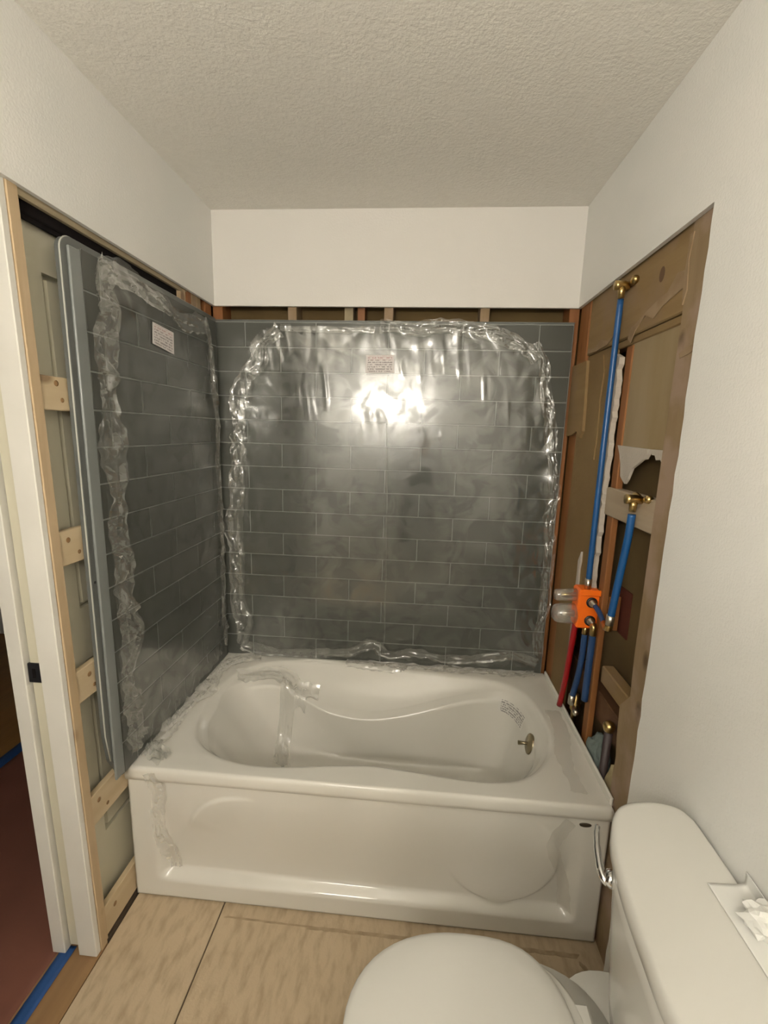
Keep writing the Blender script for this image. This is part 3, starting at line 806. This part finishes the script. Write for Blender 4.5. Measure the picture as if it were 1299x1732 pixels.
# warning label on the basin wall
lab = []
NU, NV = 14, 5
a0, a1 = math.radians(66), math.radians(8)
V = []; F = []; UV = []
for j in range(NV + 1):
    for i in range(NU + 1):
        s, t = i / NU, j / NV
        an = a0 + (a1 - a0) * s
        z = .402 + .052 * t
        h, nn = on_wall(1.22, -.32, z, (math.cos(an), math.sin(an), 0))
        if nn.dot(Vector((math.cos(an), math.sin(an), 0))) > 0: nn = -nn
        V.append(h + nn * .0012); UV.append((s, t))
for j in range(NV):
    for i in range(NU):
        a = j * (NU + 1) + i; F.append((a, a + 1, a + NU + 2, a + NU + 1))
wlb = mesh('warning_label', V, F, M['warn'], tub); wlb['label'] = 'grey printed warning sticker'
ul = wlb.data.uv_layers.new(name='UVMap')
for lp in wlb.data.loops: ul.data[lp.index].uv = UV[lp.vertex_index]

# leftover film on the tub
def PT(u, v, h):   # lies on the tub from above
    hit = bvh.ray_cast(Vector((u, v, 1.0)), Vector((0, 0, -1)))
    z = hit[0].z if hit[0] else DZ
    return (u, v, z + .001 + h)
def PA(u, v, h):   # hangs on the apron
    return (u, Y0 + .006 + min(apron_y(u, min(max(v, .01), .45)), .03) - h if v < .455 else Y0 - .0015 - h, v)
tf = empty('tub_film', (.09, -.40, DZ)); tag(tf, 'crumpled clear film left along the left deck edge of the tub', 'plastic film')
crumple('film_strip', PT, [(.045, -.72), (.05, -.60), (.05, -.48), (.05, -.36), (.055, -.24), (.075, -.13), (.13, -.07), (.2, -.05)], .095, M['tubfilm'], tf, 51, hmax=.035, hbase=.001)
crumple('film_clump', PT, [(.035, -.66), (.06, -.70), (.10, -.735), (.13, -.745)], .07, M['crumple'], tf, 53, hmax=.05, hbase=.003)
tf2 = empty('tub_film', (.11, -.775, .45)); tag(tf2, 'loose strip of clear film hanging down the left end of the tub apron', 'plastic film')
crumple('film_strip', PA, [(.085, .488), (.10, .42), (.098, .35), (.105, .28), (.115, .22), (.125, .16), (.135, .10)], .055, M['tubfilm'], tf2, 57, hmax=.006, hbase=.0008, curl=.003)
tf3 = empty('tub_film', (1.39, -.775, .40)); tag(tf3, 'peeling film strip on the right end of the tub apron below the oval emblem', 'plastic film')
crumple('film_strip', PA, [(1.40, .44), (1.375, .40), (1.36, .35), (1.375, .29), (1.395, .22), (1.41, .15), (1.42, .09)], .05, M['thinfilm'], tf3, 61, hmax=.006, hbase=.0008, curl=.003)
tf4 = empty('tub_film', (.8, -.06, DZ)); tag(tf4, 'crumpled clear film bunched along the back deck edge of the tub', 'plastic film')
crumple('film_strip', PT, [(.60, -.035), (.75, -.05), (.9, -.05), (1.05, -.045), (1.15, -.06), (1.3, -.05), (1.47, -.045)], .06, M['tubfilm'], tf4, 67, hmax=.025, hbase=.001)
tf5 = empty('tub_film', (.28, -.2, .45)); tag(tf5, 'folded flap of clear film draped into the back left of the basin', 'plastic film')
crumple('film_strip', PT, [(.14, -.20), (.2, -.17), (.27, -.145), (.34, -.13), (.40, -.15), (.5, -.15)], .09, M['tubfilm'], tf5, 71, hmax=.012, hbase=.002)
crumple('film_strip', PT, [(.36, -.14), (.36, -.20), (.365, -.27), (.375, -.34)], .08, M['tubfilm'], tf5, 73, hmax=.022, hbase=.002)
tf6 = empty('tub_film', (1.46, -.55, DZ)); tag(tf6, 'thin film remnant stuck flat on the right deck of the tub by the overflow', 'plastic film')
crumple('film_strip', PT, [(1.47, -.30), (1.465, -.42), (1.45, -.54), (1.43, -.64), (1.42, -.72)], .07, M['thinfilm'], tf6, 79, hmax=.003, hbase=.0005, curl=.002)

# ================================================================== PLUMBING
def fitting_elbow(par, p, facing=(-1, 0, 0)):
    """drop-ear brass elbow at the top of a pipe"""
    x, y, z = p
    bm = bmesh.new()
    bm_tube(bm, [(x, y, z - .03), (x, y, z - .012), (x, y, z)], [.009, .0105, .012], 12)
    bm_tube(bm, [(x + .022, y, z + .004), (x + .004, y, z + .006), (x - .012, y, z + .006), (x - .022, y, z + .006)], [.011, .013, .0135, .014], 14)
    o = from_bm('elbow', bm, M['brass'], par, True)
    for s in (-1, 1):
        bm = bmesh.new()
        bm_tube(bm, [(x + .022, y + s * .010, z + .006), (x + .022, y + s * .028, z + .010), (x + .022, y + s * .040, z + .012), (x + .022, y + s * .048, z + .013)], [.007, .011, .012, .006], 12)
        from_bm('ear', bm, M['brass'], o, True)

p1 = empty('water_pipe', (1.50, -.435, 1.06)); tag(p1, 'long bright blue water pipe rising from the valve to the shower elbow', 'pipe')
tube('pipe', catmull([(1.503, -.4315, 2.0), (1.502, -.431, 1.7), (1.501, -.4335, 1.4), (1.500, -.438, 1.095)], 8), .0095, M['blue'], p1, 14)
fitting_elbow(p1, (1.503, -.4315, 2.035))
tube('crimp_ring', [(1.500, -.438, 1.10), (1.500, -.4385, 1.062)], [.0115, .0105], M['silver'], p1, 14)
p2 = empty('water_pipe', (1.50, -.635, 1.03)); tag(p2, 'short bright blue water pipe hanging from the elbow on the pale blocking', 'pipe')
tube('pipe', catmull([(1.505, -.672, 1.368), (1.504, -.668, 1.29), (1.502, -.652, 1.18), (1.500, -.634, 1.045)], 8), .0105, M['blue'], p2, 14)
fitting_elbow(p2, (1.505, -.672, 1.405))
tube('crimp_ring', [(1.500, -.634, 1.05), (1.4995, -.631, 1.018)], [.0125, .0115], M['silver'], p2, 14)
tube('elbow', [(1.4995, -.631, 1.03), (1.4995, -.628, 1.005), (1.505, -.600, .995), (1.508, -.575, 1.0)], [.011, .012, .011, .010], M['brass'], p2, 12)

va = empty('shower_valve', (1.51, -.43, .99)); tag(va, 'orange shower valve guard with clear plastic sleeves mounted in the open wall', 'valve')
bm = bmesh.new(); bm_box(bm, 1.468, 1.540, -.456, -.392, .924, 1.064, .006)
from_bm('guard', bm, M['orange'], va)
bm = bmesh.new(); bm_box(bm, 1.4675, 1.546, -.462, -.455, 1.046, 1.066, .002); bm_box(bm, 1.528, 1.536, -.463, -.455, .898, .926, .002)
from_bm('guard_tab', bm, M['orange'], va)
for z, xx in ((1.021, 1.512), (.955, 1.512)):
    lathe_axis('port_ring', (xx, -.4565, z), (0, -1, 0), [(-.002, .0185), (.003, .0185), (.0035, .013)], M['black'], va, 18)
    lathe_axis('port', (xx, -.457, z), (0, -1, 0), [(-.002, .0125), (.012, .0125), (.013, .0095), (.030, .0085), (.032, .004)], M['silver'], va, 16)
lathe_axis('plaster_sleeve', (1.469, -.425, 1.036), (-1, 0, -.06), [(0, .022), (.066, .020), (.072, .0165), (.073, .008)], M['clear'], va, 18)
lathe_axis('plaster_sleeve', (1.469, -.425, .966), (-1, 0, -.02), [(0, .036), (.045, .035), (.066, .030), (.074, .021), (.075, .01)], M['clear'], va, 20)
lathe_axis('valve_stem', (1.469, -.425, 1.036), (-1, 0, -.06), [(0, .008), (.05, .007), (.052, .003)], M['brass'], va, 10)
lathe_axis('valve_stem', (1.469, -.425, .966), (-1, 0, 0), [(0, .012), (.03, .011), (.045, .006)], M['silver'], va, 12)
box('mounting_block', 1.540, 1.60, -.47, -.38, .93, 1.05, M['redstud'], va)
p3 = empty('water_pipe', (1.53, -.50, 1.0)); tag(p3, 'short dull blue pipe joining the upper valve port to the hanging pipe elbow', 'pipe')
tube('pipe', catmull([(1.512, -.488, 1.020), (1.513, -.52, 1.012), (1.511, -.552, 1.003), (1.508, -.575, .999)], 5), .0085, M['blued'], p3, 12)
p4 = empty('water_pipe', (1.49, -.33, .51)); tag(p4, 'bright red water pipe slanting down from the valve to the tub rim', 'pipe')
bm = bmesh.new(); bm_tube(bm, catmull([(1.485, -.405, .93), (1.487, -.385, .83), (1.493, -.345, .67), (1.495, -.305, .532)], 8), .0105, 12)
from_bm('pipe', bm, M['red'], p4, True)
p5 = empty('water_pipe', (1.50, -.42, .62)); tag(p5, 'dull blue pipe running down from the valve, left of the pair, with brass end', 'pipe')
tube('pipe', catmull([(1.507, -.440, .905), (1.509, -.432, .80), (1.507, -.415, .70), (1.503, -.402, .635)], 6), .0105, M['blued'], p5, 12)
tube('brass_collar', [(1.507, -.440, .93), (1.507, -.440, .898)], [.009, .0115], M['brass'], p5, 12)
tube('crimp_ring', [(1.503, -.402, .638), (1.502, -.398, .60)], [.0125, .0115], M['silver'], p5, 12)
p6 = empty('water_pipe', (1.52, -.48, .7)); tag(p6, 'dull blue pipe running down from the lower valve port, right of the pair', 'pipe')
tube('pipe', catmull([(1.514, -.488, .925), (1.516, -.482, .85), (1.517, -.478, .76), (1.518, -.475, .665)], 6), .0115, M['blued'], p6, 12)
tube('brass_elbow', [(1.512, -.485, .955), (1.5125, -.492, .948), (1.514, -.489, .918)], [.0105, .012, .012], M['brass'], p6, 12)
p7 = empty('stub_pipe', (1.54, -.62, .45)); tag(p7, 'dark upright drain pipe with a pale brass cap behind the tub rim', 'pipe')
tube('pipe', [(1.545, -.612, .04), (1.544, -.612, .3), (1.536, -.636, .665)], .0125, mat('dark_pipe', (.05, .035, .035), .5), p7, 12)
lathe_axis('cap', (1.536, -.636, .664), (0, 0, 1), [(0, .015), (.012, .0185), (.022, .0185), (.030, .011), (.032, .003)], M['brass'], p7, 14)
p8 = empty('brass_fitting', (1.53, -.36, .57)); tag(p8, 'brass valve fitting half hidden behind the red pipe at the tub rim', 'fitting')
lathe_axis('body', (1.532, -.365, .50), (0, 0, 1), [(0, .012), (.05, .013), (.06, .02), (.085, .02), (.095, .012), (.12, .011), (.122, .004)], M['brass'], p8, 14)
lathe_axis('outlet', (1.532, -.365, .572), (-.3, -1, 0), [(0, .012), (.04, .013), (.055, .010)], M['silver'], p8, 12)
# debris in the gap
def lump(name, c, r, mt, seed, label, cat, sub=3, amp=.35):
    bm = bmesh.new(); bmesh.ops.create_icosphere(bm, subdivisions=sub, radius=1)
    for q in bm.verts:
        n = 1 + amp * noise.noise(q.co * 1.6 + Vector((seed, 0, 0))) + amp * .5 * noise.noise(q.co * 4 + Vector((seed, 3, 0)))
        q.co = Vector((c[0] + q.co.x * r[0] * n, c[1] + q.co.y * r[1] * n, c[2] + q.co.z * r[2] * n))
    o = from_bm(name, bm, mt, None, False, c); return tag(o, label, cat)
lump('rag', (1.556, -.545, .50), (.034, .058, .075), M['cloth'], 3, 'crumpled blue-grey rag stuffed in the gap behind the tub rim', 'rag')
lump('debris_chunk', (1.582, -.69, .50), (.022, .045, .085), M['rock'], 8, 'brown lump of debris beside the drain pipe in the open wall', 'debris')
v, f = prism([(-.745, .44), (-.74, .48), (-.715, .53), (-.70, .505), (-.69, .555), (-.675, .58), (-.668, .545), (-.655, .56), (-.65, .53), (-.645, .52), (-.640, .50), (-.640, .46), (-.67, .44)], lambda a, b, t: (t + .12 * (b - .36), a, b), 1.524, 1.534)
tag(fix(mesh('drywall_scrap', v, f, M['debris'], None, False, (1.53, -.68, .36))), 'torn cream drywall scrap leaning beside the old stud behind the tub', 'debris')

# ================================================================== TOILET
to = empty('toilet', (1.2, -1.29, 0)); tag(to, 'white two-piece toilet with closed lid beside the tub', 'toilet')
lidc = [(1.505, -1.10), (1.492, -1.074), (1.465, -1.063), (1.431, -1.061), (1.383, -1.071), (1.347, -1.098), (1.316, -1.158), (1.301, -1.215), (1.290, -1.28), (1.283, -1.36), (1.279, -1.43), (1.285, -1.49), (1.305, -1.54), (1.35, -1.572), (1.43, -1.58), (1.500, -1.578)]
lo = [Vector((a, b, 0)) for a, b in lidc]
def resample(P, closed, k): return [(p.x, p.y) for p in catmull([(p.x, p.y, 0) for p in P], k, closed)]
front = resample(lo, False, 5)
full = front + [(1.505, -1.57), (1.506, -1.45), (1.506, -1.3), (1.506, -1.2), (1.506, -1.14)]
cx, cy = 1.42, -1.32
def ring(s, z, dx=0, ins=0):
    out = []
    for a, b in full:
        d = Vector((a - cx, b - cy, 0)); l = d.length
        out.append(Vector((cx + dx + d.x * (l - ins) / l * s, cy + d.y * (l - ins) / l * s, z)))
    return out
v, f = loft([ring(1, .758, 0, .012), ring(1, .760, 0, .004), ring(1, .766, 0, 0), ring(1, .788, 0, .0), ring(1, .796, 0, .003), ring(1, .7995, 0, .008), ring(1, .8005, 0, .013), ring(1, .8008, 0, .02), ring(1, .802, 0, .06)], True, True)
fix(mesh('tank_lid', v, f, M['porcelain'], to, True))
v, f = loft([ring(.84, .375, .012, .02), ring(.86, .385, .012, .008), ring(.885, .45, .010, .006), ring(.93, .58, .006, .006), ring(.965, .70, .003, .006), ring(.975, .759, .002, .006)], True, True)
tk = fix(mesh('tank', v, f, M['porcelain'], to, True))
# lever on the front face at the tub end
pv = Vector((1.318, -1.178, .706))
lathe_axis('lever_hub', pv + Vector((.012, .004, 0)), (-1, .45, 0), [(0, .016), (.012, .017), (.02, .014), (.022, .005)], M['chrome'], to, 18)
lh = bpy.data.objects['lever_hub']
bm = bmesh.new()
bm_tube(bm, catmull([pv + Vector((-.004, .004, -.006)), pv + Vector((-.012, .016, .0)), pv + Vector((-.009, .05, .014)), pv + Vector((.002, .088, .026)), pv + Vector((.010, .104, .030))], 5), [.009] * 4 + [.0085] * 4 + [.0075] * 4 + [.0065] * 4 + [.0055] * 4 + [.003], 10)
from_bm('lever_arm', bm, M['chrome'], lh, True)
# bowl
YC = -1.283
def egg(x0, x1, hw, z, n=48, sq=2.2):
    xc = x0 + (x1 - x0) * .55; out = []
    for i in range(n):
        a = 2 * math.pi * i / n; c, s = math.cos(a), math.sin(a)
        rx = (x1 - xc) if c > 0 else (xc - x0)
        e = 2 / (2.8 if c > 0 else sq)
        out.append(Vector((xc + rx * math.copysign(abs(c) ** e, c), YC + hw * math.copysign(abs(s) ** e, s), z)))
    return out
v, f = loft([egg(.98, 1.45, .115, 0), egg(.97, 1.45, .118, .03), egg(1.0, 1.44, .10, .10), egg(.98, 1.42, .105, .2), egg(.88, 1.40, .15, .30), egg(.82, 1.37, .178, .36), egg(.81, 1.345, .184, .385), egg(.81, 1.345, .180, .396)], True, True)
fix(mesh('bowl', v, f, M['porcelain'], to, True))
v, f = loft([egg(.802, 1.285, .180, .396), egg(.800, 1.287, .184, .400), egg(.800, 1.287, .184, .412), egg(.806, 1.28, .178, .416)], True, True)
fix(mesh('seat', v, f, M['plastic'], to, True))
def lid_ring(ins, z):
    r = egg(.797 + ins, 1.262 - ins * .8, .190 - ins, z)
    for p in r: p.z -= .012 * sst(1.16, 1.27, p.x)
    return r
v, f = loft([lid_ring(.006, .417), lid_ring(.0, .421), lid_ring(0, .430), lid_ring(.004, .436), lid_ring(.014, .4395), lid_ring(.05, .441), lid_ring(.11, .442)], True, True)
fix(mesh('lid', v, f, M['plastic'], to, True))
box('hinge_bar', 1.262, 1.30, -1.38, -1.188, .393, .414, M['plastic'], to, .005)
v, f = loft([egg(1.22, 1.46, .165, .33), egg(1.22, 1.47, .178, .36), egg(1.22, 1.47, .178, .385), egg(1.22, 1.465, .172, .392)], True, True)
fix(mesh('bowl_deck', v, f, M['porcelain'], to, True))
# tissue on the tank lid against the wall
V = []; F = []
nu, nv = 26, 40
for j in range(nv + 1):
    for i in range(nu + 1):
        s, t = i / nu, j / nv
        y = -1.248 - .26 * t + .004 * s
        xw = 1.443 + .064 * min(1, s / .62)
        z = .8035 + .0015 + max(0, s - .62) * .07
        x = xw - .012 * max(0, s - .62) * math.sin(t * 6)
        z += .010 * sst(.0, 1, s) * max(0, noise.noise(Vector((s * 2.2, t * 5, 4))))
        V.append((min(x, 1.508), y, z))
for j in range(nv):
    for i in range(nu):
        a = j * (nu + 1) + i; F.append((a, a + 1, a + nu + 2, a + nu + 1))
ti = empty('tissue_paper', (1.47, -1.32, .803)); tag(ti, 'white tissue paper lying crumpled on the toilet tank lid against the wall', 'paper')
o = mesh('tissue_sheet', V, F, M['paper'], ti, True); md = o.modifiers.new('s', 'SOLIDIFY'); md.thickness = .001; md.offset = 1
bm = bmesh.new(); bmesh.ops.create_icosphere(bm, subdivisions=3, radius=1)
for q in bm.verts:
    n = 1 + .5 * noise.noise(q.co * 1.9) + .3 * noise.noise(q.co * 5)
    q.co = Vector((1.482 + q.co.x * .026 * n, -1.325 + q.co.y * .03 * n, .826 + q.co.z * .022 * n))
from_bm('tissue_crumple', bm, M['paper'], ti, False)

# ================================================================== PHOTOGRAPHER (only mirrored in the film)
PX, PY = .90, -2.30
pe = empty('person', (PX, PY, 0)); tag(pe, 'person in dark clothes standing and holding up a phone with both hands', 'person')
SK = {}; SV = []; SE = []; SR = []
def jv(n, p, r, par=None):
    SV.append(Vector((PX, PY, 0)) + Vector(p)); SR.append(r); SK[n] = len(SV) - 1
    if par is not None: SE.append((SK[par], SK[n]))
jv('pelvis', (0, 0, .90), .14)
jv('belly', (0, .005, 1.02), .135, 'pelvis'); jv('chest', (0, 0, 1.20), .15, 'belly'); jv('neck0', (0, -.01, 1.33), .085, 'chest')
jv('neck', (0, .005, 1.385), .052, 'neck0'); jv('jaw', (0, .02, 1.45), .07, 'neck'); jv('skull', (0, .01, 1.53), .092, 'jaw'); jv('crown', (0, 0, 1.59), .06, 'skull')
for sd, sg in (('l', -1), ('r', 1)):
    jv('hip' + sd, (sg * .09, 0, .84), .098, 'pelvis'); jv('knee' + sd, (sg * .11, .03, .46), .062, 'hip' + sd); jv('calf' + sd, (sg * .115, .0, .33), .058, 'knee' + sd)
    jv('ankle' + sd, (sg * .12, -.02, .09), .04, 'calf' + sd); jv('heel' + sd, (sg * .12, .0, .045), .045, 'ankle' + sd); jv('toe' + sd, (sg * .14, .15, .035), .034, 'heel' + sd)
    jv('sh' + sd, (sg * .17, -.01, 1.29), .068, 'neck0'); jv('el' + sd, (sg * .24, .10, 1.13), .045, 'sh' + sd); jv('wr' + sd, (sg * .11, .255, 1.44), .028, 'el' + sd)
    jv('palm' + sd, (sg * .088, .275, 1.50), .030, 'wr' + sd)
    for k, (dz, ln) in enumerate(((.045, .9), (.028, 1), (.008, .95), (-.012, .75))):
        jv('f%da' % k + sd, (sg * .086, .305, 1.505 + dz), .0095, 'palm' + sd); jv('f%db' % k + sd, (sg * .075, .32 , 1.51 + dz), .009, 'f%da' % k + sd)
        jv('f%dc' % k + sd, (sg * (.075 - .028 * ln), .322, 1.512 + dz), .007, 'f%db' % k + sd)
    jv('t0' + sd, (sg * .075, .262, 1.52), .011, 'palm' + sd); jv('t1' + sd, (sg * .05, .268, 1.545), .009, 't0' + sd)
me = bpy.data.meshes.new('body'); me.from_pydata([tuple(p - Vector((PX, PY, 0))) for p in SV], SE, []); me.update()
bo = link('body', me, None, pe, (PX, PY, 0))
md = bo.modifiers.new('skin', 'SKIN'); md.use_smooth_shade = True
for i, r in enumerate(SR): me.skin_vertices[0].data[i].radius = (r * (1.0 if i not in (0, 1, 2) else 1.12), r if i not in (0, 1, 2) else r * .75)
me.skin_vertices[0].data[0].use_root = True
md = bo.modifiers.new('sub', 'SUBSURF'); md.levels = 1; md.render_levels = 2
dg = bpy.context.evaluated_depsgraph_get(); em_ = bpy.data.meshes.new_from_object(bo.evaluated_get(dg))
bo.modifiers.clear(); bo.data = em_; em_.name = 'body'
em_.materials.clear()
for mt in (mat('skin', (.50, .30, .21), .5), mat('navy_shirt', (.035, .04, .055), .8), mat('dark_trousers', (.03, .032, .04), .85), mat('shoe', (.02, .02, .02), .6)): em_.materials.append(mt)
for p in em_.polygons:
    c = p.center; z = c.z; p.use_smooth = True
    p.material_index = 0 if (z > 1.37 and (abs(c.x) < .1 and c.y < .15 or z > 1.43)) else 1 if z > .92 else 3 if z < .08 else 2
bm = bmesh.new(); bmesh.ops.create_uvsphere(bm, u_segments=20, v_segments=12, radius=1)
for q in bm.verts:
    lo_ = -.55 if q.co.y < .25 else .25
    q.co = Vector((PX + q.co.x * .098, PY - .005 + q.co.y * .108, 1.545 + max(q.co.z, lo_) * .10))
from_bm('hair', bm, mat('brown_hair', (.04, .025, .015), .7), pe, True)
fm = mat('face_dark', (.08, .04, .03), .4)
for sx in (-.032, .032):
    lathe_axis('eye', (PX + sx, PY + .088, 1.505), (0, 1, 0), [(0, .011), (.008, .010), (.012, .003)], fm, pe, 10)
    lathe_axis('ear', (PX + sx * 2.9, PY + .0, 1.50), (math.copysign(1, sx), 0, 0), [(-.01, .014), (.004, .026), (.01, .018)], em_.materials[0], pe, 10)
lathe_axis('nose', (PX, PY + .085, 1.475), (0, 1, -.2), [(-.01, .016), (.012, .011), (.022, .004)], em_.materials[0], pe, 10)
box('mouth', PX - .024, PX + .024, PY + .078, PY + .092, 1.436, 1.444, mat('lips', (.36, .14, .12), .5), pe, .003)
ph = empty('phone', (PX, -1.985, 1.53)); tag(ph, 'black phone held upright in both hands of the standing person', 'phone')
box('phone_body', PX - .040, PX + .040, -1.990, -1.981, 1.455, 1.607, M['black'], ph, .003)
box('phone_screen', PX - .036, PX + .036, -1.9912, -1.9898, 1.462, 1.600, M['track'], ph)

# ================================================================== VANITY LIGHT (behind the camera, lights the room)
vl = empty('vanity_light', (.60, REAR + .03, 1.85)); tag(vl, 'chrome vanity light bar with round white globes on the rear wall', 'lamp')
box('back_plate', .24, .96, REAR, REAR + .03, 1.80, 1.90, M['chrome'], vl, .004)
for x in (.36, .52, .68, .84):
    lathe_axis('socket', (x, REAR + .03, 1.85), (0, 1, 0), [(0, .03), (.02, .028), (.03, .02)], M['chrome'], vl, 16)
    bm = bmesh.new(); bmesh.ops.create_uvsphere(bm, u_segments=20, v_segments=12, radius=.044)
    bmesh.ops.translate(bm, verts=bm.verts, vec=(x, REAR + .105, 1.85))
    from_bm('globe', bm, M['globe'], vl, True)
cl = empty('fill_ceiling_light', (.78, -2.2, H_)); tag(cl, 'added round white fill light on the bathroom ceiling, out of view', 'lamp')  # added lamp out of view, brightens walls and ceiling by bounce
lathe_axis('base', (.78, -2.2, H_), (0, 0, -1), [(0, .15), (.02, .15), (.025, .13)], M['jamb'], cl, 32)
lathe_axis('shade', (.78, -2.2, H_ - .022), (0, 0, -1), [(0, .135), (.03, .125), (.055, .09), (.068, .04), (.07, .005)], M['dome'], cl, 32)
